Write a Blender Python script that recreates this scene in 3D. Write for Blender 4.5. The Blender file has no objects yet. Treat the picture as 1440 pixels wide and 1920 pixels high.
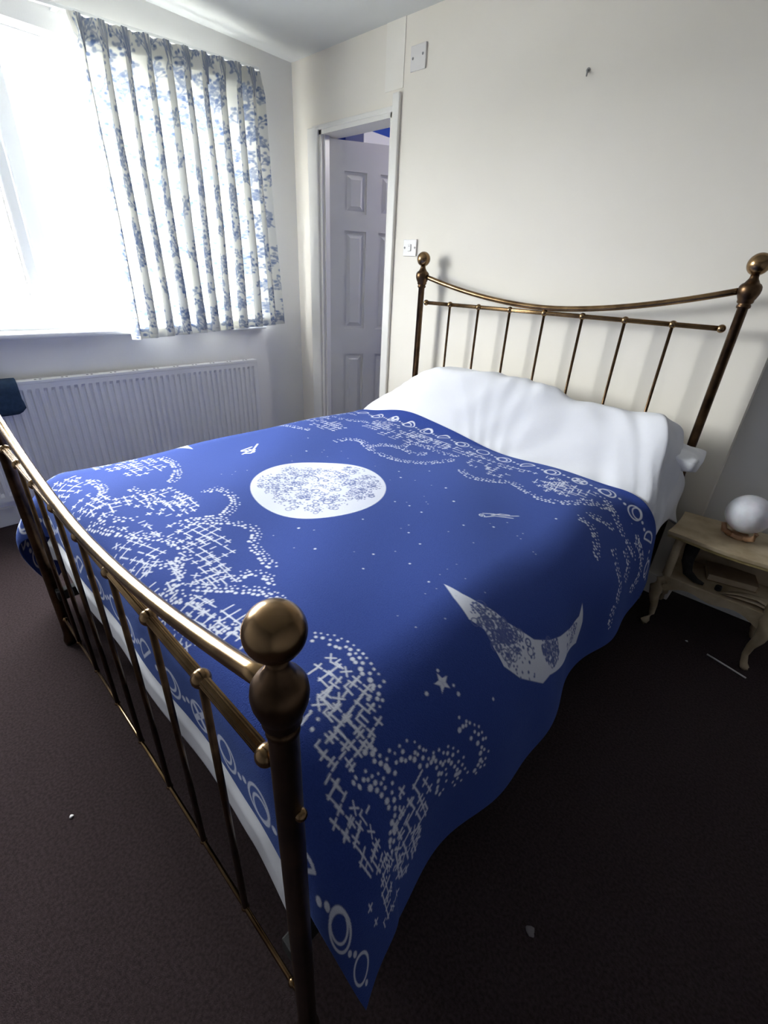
import bpy, bmesh, math, random
import numpy as np
from mathutils import Vector, Matrix

scene = bpy.context.scene
COL = scene.collection
PI = math.pi
random.seed(7)
rng = np.random.default_rng(11)

# ------------------------------------------------------------------ camera
FPX = 847.65
CAM = np.array([1.0378, -2.1948, 1.3335])
ROT = np.array([[0.7251, 0.6871, 0.0461], [0.3453, -0.3048, -0.8876], [-0.5959, 0.6595, -0.4582]])
cam_data = bpy.data.cameras.new('camera')
cam = bpy.data.objects.new('camera', cam_data)
COL.objects.link(cam)
m3 = Matrix(((ROT[0][0], -ROT[1][0], -ROT[2][0]), (ROT[0][1], -ROT[1][1], -ROT[2][1]), (ROT[0][2], -ROT[1][2], -ROT[2][2])))
cam.matrix_world = Matrix.Translation(Vector(CAM)) @ m3.to_4x4()
cam_data.sensor_fit = 'VERTICAL'
cam_data.sensor_height = 36.0
cam_data.sensor_width = 27.0
cam_data.lens = FPX * 36.0 / 1920.0
cam_data.clip_start = 0.02
scene.camera = cam

# ------------------------------------------------------------------ world, light, exposure
world = bpy.data.worlds.new('overcast_sky')
scene.world = world
world.use_nodes = True
bg = world.node_tree.nodes['Background']
wn = world.node_tree
_tc = wn.nodes.new('ShaderNodeTexCoord'); _sx = wn.nodes.new('ShaderNodeSeparateXYZ'); _cr = wn.nodes.new('ShaderNodeValToRGB')
wn.links.new(_tc.outputs['Generated'], _sx.inputs[0]); wn.links.new(_sx.outputs['Z'], _cr.inputs[0])
_cr.color_ramp.elements[0].position = 0.0; _cr.color_ramp.elements[0].color = (0.26, 0.265, 0.25, 1)   # ground below the horizon
_cr.color_ramp.elements[1].position = 0.03; _cr.color_ramp.elements[1].color = (0.95, 0.975, 1.0, 1)    # overcast sky
wn.links.new(_cr.outputs[0], bg.inputs[0])
bg.inputs[1].default_value = 22.0
portal_data = bpy.data.lights.new('window_portal', 'AREA')
portal_data.shape = 'RECTANGLE'
portal_data.size = 2.5
portal_data.size_y = 1.35
portal_data.cycles.is_portal = True
portal = bpy.data.objects.new('window_portal', portal_data)
COL.objects.link(portal)
portal.location = (-2.2, -1.5, 1.66)
portal.rotation_euler = (PI / 2, 0, -PI / 2)
vs = scene.view_settings
vs.view_transform = 'Standard'
vs.look = 'None'
vs.exposure = 1.15
vs.gamma = 1.0
vs.use_curve_mapping = False
scene.cycles.max_bounces = 12
scene.cycles.diffuse_bounces = 8
scene.cycles.transparent_max_bounces = 16
scene.cycles.sample_clamp_indirect = 12
scene.cycles.caustics_reflective = False
scene.cycles.caustics_refractive = False
try:
    scene.cycles.use_denoising = True
except Exception:
    pass

# ------------------------------------------------------------------ materials
def new_mat(name):
    m = bpy.data.materials.new(name)
    m.use_nodes = True
    nt = m.node_tree
    return m, nt, nt.nodes['Principled BSDF']

def N(nt, kind, **kw):
    n = nt.nodes.new(kind)
    for k, v in kw.items():
        setattr(n, k, v)
    return n

def coords(nt, scale=1.0):
    tc = N(nt, 'ShaderNodeTexCoord')
    mp = N(nt, 'ShaderNodeMapping')
    mp.inputs['Scale'].default_value = (scale,) * 3 if not isinstance(scale, tuple) else scale
    nt.links.new(tc.outputs['Object'], mp.inputs['Vector'])
    return mp.outputs['Vector']

def simple(name, a, b=None, rough=0.6, metal=0.0, nscale=20.0, detail=4.0, bump=0.0, bscale=200.0, lo=0.35, hi=0.65, spec=0.5, sheen=0.0):
    """two-colour noise material with optional fine relief"""
    m, nt, p = new_mat(name)
    b = b or a
    v = coords(nt)
    nz = N(nt, 'ShaderNodeTexNoise')
    nz.inputs['Scale'].default_value = nscale
    nz.inputs['Detail'].default_value = detail
    nt.links.new(v, nz.inputs['Vector'])
    cr = N(nt, 'ShaderNodeValToRGB')
    cr.color_ramp.elements[0].position = lo
    cr.color_ramp.elements[1].position = hi
    cr.color_ramp.elements[0].color = (*a, 1)
    cr.color_ramp.elements[1].color = (*b, 1)
    nt.links.new(nz.outputs['Fac'], cr.inputs['Fac'])
    nt.links.new(cr.outputs['Color'], p.inputs['Base Color'])
    p.inputs['Roughness'].default_value = rough
    p.inputs['Metallic'].default_value = metal
    p.inputs['Specular IOR Level'].default_value = spec
    if sheen:
        p.inputs['Sheen Weight'].default_value = sheen
    if bump:
        n2 = N(nt, 'ShaderNodeTexNoise')
        n2.inputs['Scale'].default_value = bscale
        n2.inputs['Detail'].default_value = 3
        nt.links.new(v, n2.inputs['Vector'])
        bp = N(nt, 'ShaderNodeBump')
        bp.inputs['Strength'].default_value = bump
        bp.inputs['Distance'].default_value = 0.004
        nt.links.new(n2.outputs['Fac'], bp.inputs['Height'])
        nt.links.new(bp.outputs['Normal'], p.inputs['Normal'])
    return m

M = {}
M['wall'] = simple('cream_wall_paint', (0.84, 0.785, 0.685), (0.86, 0.805, 0.71), rough=0.7, nscale=2.0, bump=0.08, bscale=90)
M['wall_shaded'] = simple('shaded_wall_paint', (0.79, 0.78, 0.76), (0.81, 0.80, 0.78), rough=0.7, nscale=2.0, bump=0.08, bscale=90)  # same wall paint, greyed in colour for the walls in shade
M['dim_wall'] = simple('low_bounce_wall', (0.17, 0.17, 0.19), (0.19, 0.19, 0.21), rough=0.7, nscale=2.0)  # unseen walls coloured dark to weaken the bounced light
M['patch'] = simple('fresh_skim_paint', (0.87, 0.825, 0.735), (0.89, 0.845, 0.76), rough=0.7, nscale=5.0)
M['ceiling'] = simple('ceiling_paint', (0.66, 0.665, 0.64), (0.68, 0.685, 0.66), rough=0.8, nscale=3.0, bump=0.06, bscale=120)
M['carpet'] = simple('brown_carpet', (0.029, 0.0195, 0.0205), (0.050, 0.035, 0.036), rough=1.0, nscale=140.0, detail=5, bump=0.9, bscale=420, spec=0.1)
M['gloss'] = simple('white_gloss_paint', (0.82, 0.79, 0.73), (0.84, 0.81, 0.75), rough=0.35, nscale=4.0)
M['door_paint'] = simple('door_white_paint', (0.70, 0.675, 0.63), (0.73, 0.705, 0.66), rough=0.45, nscale=4.0)
M['upvc'] = simple('white_window_frame', (0.84, 0.85, 0.86), (0.86, 0.87, 0.88), rough=0.3, nscale=4.0)
M['radiator'] = simple('radiator_enamel', (0.76, 0.755, 0.74), (0.79, 0.785, 0.77), rough=0.35, nscale=5.0)
M['slot'] = simple('dark_slot', (0.03, 0.03, 0.03), rough=0.8)
M['hall_blue'] = simple('deep_blue_paint', (0.03, 0.085, 0.42), (0.035, 0.095, 0.46), rough=0.6, nscale=3.0)
M['brass'] = simple('antique_brass', (0.15, 0.088, 0.042), (0.34, 0.22, 0.11), rough=0.24, metal=1.0, nscale=14.0, detail=6)
M['brass_dark'] = simple('dark_brass', (0.055, 0.033, 0.020), (0.135, 0.080, 0.042), rough=0.34, metal=1.0, nscale=18.0, detail=6)  # darker brass for posts and spindles
M['iron'] = simple('black_iron', (0.006, 0.0055, 0.0055), (0.012, 0.010, 0.009), rough=0.7, metal=0.0, nscale=30)
M['mattress'] = simple('mattress_shade_dark', (0.02, 0.02, 0.022), (0.03, 0.03, 0.033), rough=0.9, nscale=40)  # near-black colour stands in for the shade under the duvet
M['duvet'] = simple('white_cotton', (0.70, 0.70, 0.73), (0.73, 0.73, 0.76), rough=0.85, nscale=6.0, bump=0.25, bscale=35, spec=0.2)
M['pillow'] = simple('pillow_cotton', (0.78, 0.78, 0.80), (0.82, 0.82, 0.84), rough=0.85, nscale=6.0, bump=0.2, bscale=35, spec=0.2)
M['navy'] = simple('navy_fabric', (0.012, 0.035, 0.075), (0.02, 0.05, 0.10), rough=0.9, nscale=60, bump=0.3, bscale=300)
M['cream'] = simple('distressed_cream_paint', (0.36, 0.275, 0.165), (0.52, 0.42, 0.28), rough=0.55, nscale=12.0, detail=8)
M['gilt'] = simple('worn_gilt_edge', (0.24, 0.18, 0.07), (0.40, 0.31, 0.14), rough=0.45, nscale=25.0)
M['oak'] = simple('stand_wood', (0.30, 0.15, 0.075), (0.42, 0.24, 0.13), rough=0.5, nscale=18.0)
M['plastic'] = simple('white_plastic', (0.74, 0.71, 0.68), (0.77, 0.74, 0.71), rough=0.3, nscale=5)
M['grey_plastic'] = simple('grey_plastic', (0.30, 0.29, 0.28), rough=0.4)
M['black'] = simple('black_cloth', (0.010, 0.009, 0.009), (0.02, 0.018, 0.018), rough=0.9, nscale=60)
M['paper'] = simple('buff_paper', (0.48, 0.38, 0.25), (0.58, 0.48, 0.34), rough=0.8, nscale=20)
M['cardboard'] = simple('brown_card', (0.25, 0.17, 0.10), (0.32, 0.23, 0.14), rough=0.85, nscale=20)
M['hinge'] = simple('hinge_steel', (0.16, 0.13, 0.11), (0.24, 0.20, 0.17), rough=0.4, metal=0.9)
M['lint'] = simple('grey_lint', (0.16, 0.14, 0.15), (0.22, 0.20, 0.21), rough=1.0)
M['white_bit'] = simple('white_stick', (0.62, 0.60, 0.58), rough=0.5)

def moon_lamp_mat():
    m, nt, p = new_mat('moon_lamp_shell')
    v = coords(nt)
    a = N(nt, 'ShaderNodeTexNoise'); a.inputs['Scale'].default_value = 18; a.inputs['Detail'].default_value = 8
    nt.links.new(v, a.inputs['Vector'])
    cr = N(nt, 'ShaderNodeValToRGB')
    cr.color_ramp.elements[0].color = (0.62, 0.62, 0.66, 1); cr.color_ramp.elements[0].position = 0.3
    cr.color_ramp.elements[1].color = (0.78, 0.78, 0.82, 1); cr.color_ramp.elements[1].position = 0.6
    nt.links.new(a.outputs['Fac'], cr.inputs['Fac']); nt.links.new(cr.outputs['Color'], p.inputs['Base Color'])
    vo = N(nt, 'ShaderNodeTexVoronoi'); vo.inputs['Scale'].default_value = 38
    nt.links.new(v, vo.inputs['Vector'])
    bp = N(nt, 'ShaderNodeBump'); bp.inputs['Strength'].default_value = 0.25; bp.inputs['Distance'].default_value = 0.004
    nt.links.new(vo.outputs['Distance'], bp.inputs['Height']); nt.links.new(bp.outputs['Normal'], p.inputs['Normal'])
    p.inputs['Roughness'].default_value = 0.55
    p.inputs['Subsurface Weight'].default_value = 0.2
    return m
M['moon_lamp'] = moon_lamp_mat()

def glass_mat():
    m, nt, p = new_mat('window_glass')
    out = nt.nodes['Material Output']
    tr = N(nt, 'ShaderNodeBsdfTransparent'); tr.inputs[0].default_value = (0.97, 0.98, 0.98, 1)
    gl = N(nt, 'ShaderNodeBsdfGlossy'); gl.inputs['Roughness'].default_value = 0.02
    mx = N(nt, 'ShaderNodeMixShader'); mx.inputs[0].default_value = 0.06
    nt.links.new(tr.outputs[0], mx.inputs[1]); nt.links.new(gl.outputs[0], mx.inputs[2])
    nt.links.new(mx.outputs[0], out.inputs['Surface'])
    return m
M['glass'] = glass_mat()

def blanket_mat():
    m, nt, p = new_mat('blue_woven_blanket')
    at = N(nt, 'ShaderNodeAttribute'); at.attribute_name = 'print'
    v = coords(nt)
    nz = N(nt, 'ShaderNodeTexNoise'); nz.inputs['Scale'].default_value = 260; nz.inputs['Detail'].default_value = 3
    nt.links.new(v, nz.inputs['Vector'])
    base = N(nt, 'ShaderNodeMixRGB')
    base.inputs[1].default_value = (0.021, 0.042, 0.200, 1); base.inputs[2].default_value = (0.038, 0.070, 0.290, 1)
    nt.links.new(nz.outputs['Fac'], base.inputs[0])
    mix = N(nt, 'ShaderNodeMixRGB'); mix.inputs[2].default_value = (0.72, 0.73, 0.79, 1)
    nt.links.new(at.outputs['Fac'], mix.inputs[0]); nt.links.new(base.outputs[0], mix.inputs[1])
    nt.links.new(mix.outputs[0], p.inputs['Base Color'])
    p.inputs['Roughness'].default_value = 0.95
    p.inputs['Specular IOR Level'].default_value = 0.1
    p.inputs['Sheen Weight'].default_value = 0.25
    p.inputs['Sheen Tint'].default_value = (0.35, 0.5, 1.0, 1)
    n2 = N(nt, 'ShaderNodeTexNoise'); n2.inputs['Scale'].default_value = 420; n2.inputs['Detail'].default_value = 2
    nt.links.new(v, n2.inputs['Vector'])
    bp = N(nt, 'ShaderNodeBump'); bp.inputs['Strength'].default_value = 0.6; bp.inputs['Distance'].default_value = 0.003
    nt.links.new(n2.outputs['Fac'], bp.inputs['Height']); nt.links.new(bp.outputs['Normal'], p.inputs['Normal'])
    return m
M['blanket'] = blanket_mat()

def curtain_mat():
    m, nt, p = new_mat('floral_curtain_cotton')
    out = nt.nodes['Material Output']
    at = N(nt, 'ShaderNodeAttribute'); at.attribute_name = 'print'
    v = coords(nt, 30.0)
    nz = N(nt, 'ShaderNodeTexNoise'); nz.inputs['Scale'].default_value = 1.0; nz.inputs['Detail'].default_value = 2
    nt.links.new(v, nz.inputs['Vector'])
    blue = N(nt, 'ShaderNodeMixRGB'); blue.inputs[1].default_value = (0.07, 0.14, 0.36, 1); blue.inputs[2].default_value = (0.19, 0.24, 0.34, 1)
    nt.links.new(nz.outputs['Fac'], blue.inputs[0])
    mix = N(nt, 'ShaderNodeMixRGB'); mix.inputs[1].default_value = (0.76, 0.75, 0.69, 1)
    nt.links.new(at.outputs['Fac'], mix.inputs[0]); nt.links.new(blue.outputs[0], mix.inputs[2])
    nt.links.new(mix.outputs[0], p.inputs['Base Color'])
    p.inputs['Roughness'].default_value = 0.9
    tl = N(nt, 'ShaderNodeBsdfTranslucent'); nt.links.new(mix.outputs[0], tl.inputs['Color'])
    mx = N(nt, 'ShaderNodeMixShader'); mx.inputs[0].default_value = 0.19
    nt.links.new(p.outputs[0], mx.inputs[1]); nt.links.new(tl.outputs[0], mx.inputs[2])
    nt.links.new(mx.outputs[0], out.inputs['Surface'])
    return m
M['curtain'] = curtain_mat()

# ------------------------------------------------------------------ helpers
def link(name, mesh, mat, parent=None, loc=(0, 0, 0)):
    o = bpy.data.objects.new(name, mesh)
    COL.objects.link(o)
    if mat is not None and len(mesh.materials) == 0:
        mesh.materials.append(M[mat])
    o.parent = parent
    o.location = loc
    return o

def done(name, bm, mat, parent=None, loc=(0, 0, 0), smooth=False):
    bmesh.ops.recalc_face_normals(bm, faces=bm.faces)
    me = bpy.data.meshes.new(name)
    bm.to_mesh(me)
    bm.free()
    if smooth:
        me.polygons.foreach_set('use_smooth', [True] * len(me.polygons))
    return link(name, me, mat, parent, loc)

def tag(o, label, cat, group=None):
    o['label'] = label
    o['category'] = cat
    if group:
        o['group'] = group
    return o

def thing(name, label, cat, loc=(0, 0, 0), rz=0.0, group=None):
    o = bpy.data.objects.new(name, None)
    COL.objects.link(o)
    o.empty_display_size = 0.05
    o.location = loc
    o.rotation_euler = (0, 0, rz)
    return tag(o, label, cat, group)

def box(bm, x0, x1, y0, y1, z0, z1, bev=0.0, seg=2):
    r = bmesh.ops.create_cube(bm, size=1.0)
    vs_ = r['verts']
    for v in vs_:
        v.co = Vector(((x0 + x1) / 2 + v.co.x * (x1 - x0), (y0 + y1) / 2 + v.co.y * (y1 - y0), (z0 + z1) / 2 + v.co.z * (z1 - z0)))
    if bev:
        es = list({e for v in vs_ for e in v.link_edges})
        bmesh.ops.bevel(bm, geom=es, offset=bev, segments=seg, affect='EDGES', profile=0.5)

def box_obj(name, b, mat, parent=None, bev=0.0, loc=(0, 0, 0), smooth=False):
    bm = bmesh.new()
    box(bm, *b, bev=bev)
    return done(name, bm, mat, parent, loc, smooth)

def struct(name, b, mat, bev=0.0):
    o = box_obj(name, b, mat, None, bev)
    o['kind'] = 'structure'
    return o

def lathe(bm, prof, cx=0, cy=0, seg=28):
    rings = []
    for r, z in prof:
        if r < 1e-5:
            rings.append([bm.verts.new((cx, cy, z))])
        else:
            rings.append([bm.verts.new((cx + r * math.cos(2 * PI * i / seg), cy + r * math.sin(2 * PI * i / seg), z)) for i in range(seg)])
    for a, b in zip(rings[:-1], rings[1:]):
        for i in range(seg):
            j = (i + 1) % seg
            if len(a) == 1 and len(b) == 1:
                continue
            if len(a) == 1:
                bm.faces.new((a[0], b[i], b[j]))
            elif len(b) == 1:
                bm.faces.new((a[i], b[0], a[j]))
            else:
                bm.faces.new((a[i], b[i], b[j], a[j]))
    for end in (rings[0], rings[-1]):
        if len(end) > 1:
            bm.faces.new(end)

def tube(bm, pts, rad, seg=12, flutes=0, depth=0.0, up=(0, 0, 1)):
    pts = [Vector(p) for p in pts]
    if not isinstance(rad, (list, tuple)):
        rad = [rad] * len(pts)
    rings = []
    u = Vector(up)
    for k, p in enumerate(pts):
        t = (pts[min(k + 1, len(pts) - 1)] - pts[max(k - 1, 0)]).normalized()
        uu = u if abs(t.dot(u)) < 0.95 else Vector((1, 0, 0))
        a = t.cross(uu).normalized()
        b = a.cross(t).normalized()
        ring = []
        for i in range(seg):
            th = 2 * PI * i / seg
            r = rad[k] * (1 + (depth * math.cos(flutes * th) if flutes else 0))
            ring.append(bm.verts.new(p + a * (r * math.cos(th)) + b * (r * math.sin(th))))
        rings.append(ring)
    for a, b in zip(rings[:-1], rings[1:]):
        for i in range(seg):
            j = (i + 1) % seg
            bm.faces.new((a[i], a[j], b[j], b[i]))
    bm.faces.new(rings[0]); bm.faces.new(rings[-1])

def tube_obj(name, pts, rad, mat, parent=None, seg=12, **kw):
    bm = bmesh.new()
    tube(bm, pts, rad, seg, **kw)
    return done(name, bm, mat, parent, smooth=True)

def sphere_mesh(name, r, mat, seg=20, squash=1.0):
    bm = bmesh.new()
    bmesh.ops.create_uvsphere(bm, u_segments=seg, v_segments=seg // 2 + 2, radius=r)
    for v in bm.verts:
        v.co.z *= squash
    me = bpy.data.meshes.new(name)
    bm.to_mesh(me); bm.free()
    me.polygons.foreach_set('use_smooth', [True] * len(me.polygons))
    me.materials.append(M[mat])
    return me

def grid_obj(name, P, mat, parent=None, attr=None):
    """P: (nu, nv, 3) array of points -> smooth quad sheet with an optional point attribute"""
    nu, nv = P.shape[:2]
    me = bpy.data.meshes.new(name)
    nq = (nu - 1) * (nv - 1)
    me.vertices.add(nu * nv)
    me.vertices.foreach_set('co', P.reshape(-1).astype(np.float32))
    idx = np.arange(nu * nv).reshape(nu, nv)
    q = np.stack([idx[:-1, :-1], idx[1:, :-1], idx[1:, 1:], idx[:-1, 1:]], -1).reshape(-1)
    me.loops.add(nq * 4)
    me.loops.foreach_set('vertex_index', q.astype(np.int32))
    me.polygons.add(nq)
    me.polygons.foreach_set('loop_start', (np.arange(nq) * 4).astype(np.int32))
    me.polygons.foreach_set('use_smooth', np.ones(nq, bool))
    if attr is not None:
        a = me.attributes.new('print', 'FLOAT', 'POINT')
        a.data.foreach_set('value', attr.reshape(-1).astype(np.float32))
    me.update(calc_edges=True)
    me.validate()
    return link(name, me, mat, parent)

def project(P):
    q = (P - CAM) @ ROT.T
    return np.stack([720 + FPX * q[..., 0] / q[..., 2], 960 + FPX * q[..., 1] / q[..., 2]], -1), q[..., 2]

# raster helpers on a metre canvas -------------------------------------------------
class Canvas:
    def __init__(s, u0, u1, v0, v1, h):
        s.h = h
        s.us = np.arange(int(round((u1 - u0) / h)) + 1) * h + u0
        s.vs = np.arange(int(round((v1 - v0) / h)) + 1) * h + v0
        s.m = np.zeros((len(s.us), len(s.vs)), np.float32)
    def _win(s, ua, ub, va, vb):
        i0, i1 = np.searchsorted(s.us, [ua - 2 * s.h, ub + 2 * s.h])
        j0, j1 = np.searchsorted(s.vs, [va - 2 * s.h, vb + 2 * s.h])
        if i1 <= i0 or j1 <= j0:
            return None
        return slice(i0, i1), slice(j0, j1), s.us[i0:i1, None], s.vs[None, j0:j1]
    def _put(s, w, d, val):
        c = np.clip(0.5 - d / s.h, 0, 1)
        sub = s.m[w[0], w[1]]
        s.m[w[0], w[1]] = sub * (1 - c) + val * c
    def disc(s, u, v, r, val=1.0, ru=None):
        ru = ru or r
        w = s._win(u - ru, u + ru, v - r, v + r)
        if w is None: return
        d = (np.hypot((w[2] - u) / ru, (w[3] - v) / r) - 1) * min(r, ru)
        s._put(w, d, val)
    def ring(s, u, v, r, t, val=1.0):
        w = s._win(u - r - t, u + r + t, v - r - t, v + r + t)
        if w is None: return
        s._put(w, np.abs(np.hypot(w[2] - u, w[3] - v) - r) - t / 2, val)
    def line(s, pts, t, val=1.0):
        for (a, b), (c, d_) in zip(pts[:-1], pts[1:]):
            w = s._win(min(a, c) - t, max(a, c) + t, min(b, d_) - t, max(b, d_) + t)
            if w is None: continue
            du, dv = c - a, d_ - b
            L = du * du + dv * dv + 1e-12
            k = np.clip(((w[2] - a) * du + (w[3] - b) * dv) / L, 0, 1)
            s._put(w, np.hypot(w[2] - a - k * du, w[3] - b - k * dv) - t / 2, val)
    def poly(s, pts, val=1.0):
        us = [p[0] for p in pts]; vs2 = [p[1] for p in pts]
        w = s._win(min(us), max(us), min(vs2), max(vs2))
        if w is None: return None
        U = w[2] + 0 * w[3]; V = w[3] + 0 * w[2]
        ins = np.zeros(U.shape, bool); dist = np.full(U.shape, 9.0)
        n = len(pts)
        for i in range(n):
            a, b = pts[i]; c, d_ = pts[(i + 1) % n]
            cond = ((b > V) != (d_ > V))
            with np.errstate(divide='ignore', invalid='ignore'):
                ins ^= cond & (U < (c - a) * (V - b) / (d_ - b + 1e-15) + a)
            du, dv = c - a, d_ - b
            k = np.clip(((U - a) * du + (V - b) * dv) / (du * du + dv * dv + 1e-12), 0, 1)
            dist = np.minimum(dist, np.hypot(U - a - k * du, V - b - k * dv))
        d = np.where(ins, -dist, dist)
        s._put(w, d, val)
        return w, d

def smooth(t):
    t = np.clip(t, 0, 1)
    return t * t * (3 - 2 * t)

# ------------------------------------------------------------------ the room
FX0, FX1, FY0, FY1, CZ = -2.0, 2.3, -3.5, 0.10, 2.49
XB = 0.87            # where the headboard wall ends and the recess begins
DX0, DX1, DZ = -1.745, -1.108, 2.135      # door opening
struct('floor', (FX0 - 0.3, FX1 + 0.1, FY0 - 0.1, 2.3, -0.05, 0.0), 'carpet')
struct('ceiling', (FX0 - 0.3, FX1 + 0.1, FY0 - 0.1, 2.3, CZ, CZ + 0.08), 'ceiling')
# headboard wall with the door opening
def multi(name, boxes, mat):
    bm = bmesh.new()
    for b in boxes:
        box(bm, *b)
    o = done(name, bm, mat)
    o['kind'] = 'structure'
    return o
multi('wall_headboard', [(DX1, XB, FY1, 0.22, 0, CZ), (FX0, DX0, FY1, 0.22, 0, CZ), (DX0, DX1, FY1, 0.22, DZ, CZ)], 'wall')
multi('wall_recess', [(XB - 0.02, FX1, 0.19, 0.30, 0, CZ)], 'wall_shaded')
struct('wall_right', (FX1, FX1 + 0.1, FY0, 0.46, 0, CZ), 'dim_wall')
struct('wall_back', (FX0, FX1 + 0.1, FY0 - 0.1, FY0, 0, CZ), 'dim_wall')
# window wall: opening y WY0..WY1, z WZ0..WZ1
WY0, WY1, WZ0, WZ1 = -2.75, -0.27, 1.00, 2.25
multi('wall_window', [(FX0 - 0.25, FX0, FY0, WY0, 0, CZ), (FX0 - 0.25, FX0, WY1, 0.22, 0, CZ),
                      (FX0 - 0.25, FX0, WY0, WY1, 0, WZ0), (FX0 - 0.25, FX0, WY0, WY1, WZ1, CZ)], 'wall_shaded')
# fresh paint strip beside the door head
o = struct('trim_1', (-1.185, -1.055, FY1 - 0.003, FY1 + 0.01, DZ + 0.085, CZ), 'patch')
# skirting
struct('baseboard_window', (FX0, FX0 + 0.018, FY0, FY1, 0, 0.11), 'gloss', 0.004)
struct('baseboard_headboard', (DX1 + 0.06, XB, FY1 - 0.018, FY1, 0, 0.11), 'gloss', 0.004)

# window ------------------------------------------------------------
XF = FX0 - 0.16      # frame plane
def window_unit():
    r = bpy.data.objects.new('window_1', None)
    COL.objects.link(r)
    r['kind'] = 'structure'
    t = 0.06
    bm = bmesh.new()
    for b in [(XF, XF + 0.06, WY0, WY1, WZ0, WZ0 + t), (XF, XF + 0.06, WY0, WY1, WZ1 - t, WZ1),
              (XF, XF + 0.06, WY0, WY0 + t, WZ0 + t, WZ1 - t), (XF, XF + 0.06, WY1 - t, WY1, WZ0 + t, WZ1 - t)]:
        box(bm, *b, bev=0.006)
    done('window_frame', bm, 'upvc', r)
    box_obj('mullion', (XF, XF + 0.065, -1.50, -1.425, WZ0 + t, WZ1 - t), 'upvc', r, 0.006)
    # opening sash left of the mullion
    bm = bmesh.new()
    a, b2, c, d2 = WY0 + t, -1.50, WZ0 + t, WZ1 - t
    s = 0.055
    for q in [(XF + 0.012, XF + 0.075, a, b2, c, c + s), (XF + 0.012, XF + 0.075, a, b2, d2 - s, d2),
              (XF + 0.012, XF + 0.075, a, a + s, c + s, d2 - s), (XF + 0.012, XF + 0.075, b2 - s, b2, c + s, d2 - s)]:
        box(bm, *q, bev=0.008)
    sash = done('sash', bm, 'upvc', r)
    box_obj('pane', (XF + 0.03, XF + 0.036, a + s, b2 - s, c + s, d2 - s), 'glass', r)
    box_obj('pane', (XF + 0.03, XF + 0.036, -1.425, WY1 - t, c, d2), 'glass', r)
    bm = bmesh.new()
    for yy in (b2 - s - 0.001,):
        box(bm, XF + 0.037, XF + 0.043, yy - 0.006, yy + 0.004, c + s, d2 - s)
    done('seal', bm, 'grey_plastic', sash)
    box_obj('window_sill', (XF + 0.06, FX0 + 0.055, WY0 - 0.03, WY1 + 0.03, WZ0 - 0.022, WZ0 + 0.004), 'upvc', r, 0.008)
window_unit()

# doorway ------------------------------------------------------------
multi('trim_2', [(DX0, DX0 + 0.026, FY1 - 0.004, 0.225, 0, DZ), (DX1 - 0.026, DX1, FY1 - 0.004, 0.225, 0, DZ),
                 (DX0, DX1, FY1 - 0.004, 0.225, DZ - 0.026, DZ),
                 (DX0 + 0.026, DX0 + 0.040, 0.115, 0.15, 0, DZ - 0.026), (DX1 - 0.040, DX1 - 0.026, 0.115, 0.15, 0, DZ - 0.026)], 'gloss')
def architrave(name, b):
    o = struct(name, b, 'gloss', 0.006)
    return o
architrave('trim_3', (DX0 - 0.095, DX0 + 0.004, FY1 - 0.020, FY1, 0, DZ + 0.012))
architrave('trim_4', (DX1 - 0.004, DX1 + 0.046, FY1 - 0.020, FY1, 0, DZ + 0.07))
architrave('trim_5', (DX0 - 0.06, DX1 + 0.01, FY1 - 0.012, FY1, DZ - 0.004, DZ + 0.022))

def door():
    W_, H_, T_ = 0.60, 2.088, 0.038
    d = bpy.data.objects.new('door_1', None)
    COL.objects.link(d)
    d['kind'] = 'structure'
    d.location = (DX0 + 0.030, 0.150, 0.012)
    d.rotation_euler = (0, 0, math.radians(57))
    st, mid = 0.105, 0.09
    pw = (W_ - 2 * st - mid) / 2
    rows = [(0.20, 0.80), (0.98, 1.60), (1.70, 1.93)]
    cols = [(st, st + pw), (st + pw + mid, W_ - st)]
    # leaf: stiles, rails and a recessed core
    bm = bmesh.new()
    for x0, x1 in [(0, st), (st + pw, st + pw + mid), (W_ - st, W_)]:
        box(bm, x0, x1, 0, T_, 0, H_)
    zs = [0] + [z for r in rows for z in r] + [H_]
    for k in range(0, len(zs), 2):
        for c0, c1 in cols:
            box(bm, c0, c1, 0.0, T_, zs[k], zs[k + 1])
    for c0, c1 in cols:
        for z0, z1 in rows:
            box(bm, c0, c1, 0.012, T_ - 0.012, z0, z1)
    done('door_leaf', bm, 'door_paint', d)
    for c0, c1 in cols:
        for z0, z1 in rows:
            bm = bmesh.new()
            g = 0.016
            for yb, yt in ((0.012, 0.003), (T_ - 0.012, T_ - 0.003)):
                lo = [bm.verts.new(p) for p in ((c0 + g, yb, z0 + g), (c1 - g, yb, z0 + g), (c1 - g, yb, z1 - g), (c0 + g, yb, z1 - g))]
                g2 = g + 0.026
                hi = [bm.verts.new(p) for p in ((c0 + g2, yt, z0 + g2), (c1 - g2, yt, z0 + g2), (c1 - g2, yt, z1 - g2), (c0 + g2, yt, z1 - g2))]
                for i in range(4):
                    bm.faces.new((lo[i], lo[(i + 1) % 4], hi[(i + 1) % 4], hi[i]))
                bm.faces.new(hi)
                bm.faces.new(lo)
            done('door_panel', bm, 'door_paint', d)
    for z in (1.835, 0.36):
        bm = bmesh.new()
        box(bm, -0.020, -0.001, -0.006, 0.020, z, z + 0.085)
        tube(bm, [(-0.008, -0.008, z), (-0.008, -0.008, z + 0.085)], 0.007, 10)
        done('hinge', bm, 'hinge', d)
    bm = bmesh.new()
    tube(bm, [(W_ - 0.06, -0.005, 1.0), (W_ - 0.06, -0.05, 1.0), (W_ - 0.17, -0.05, 1.0)], 0.009, 10)
    done('door_handle', bm, 'hinge', d)
door()

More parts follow.
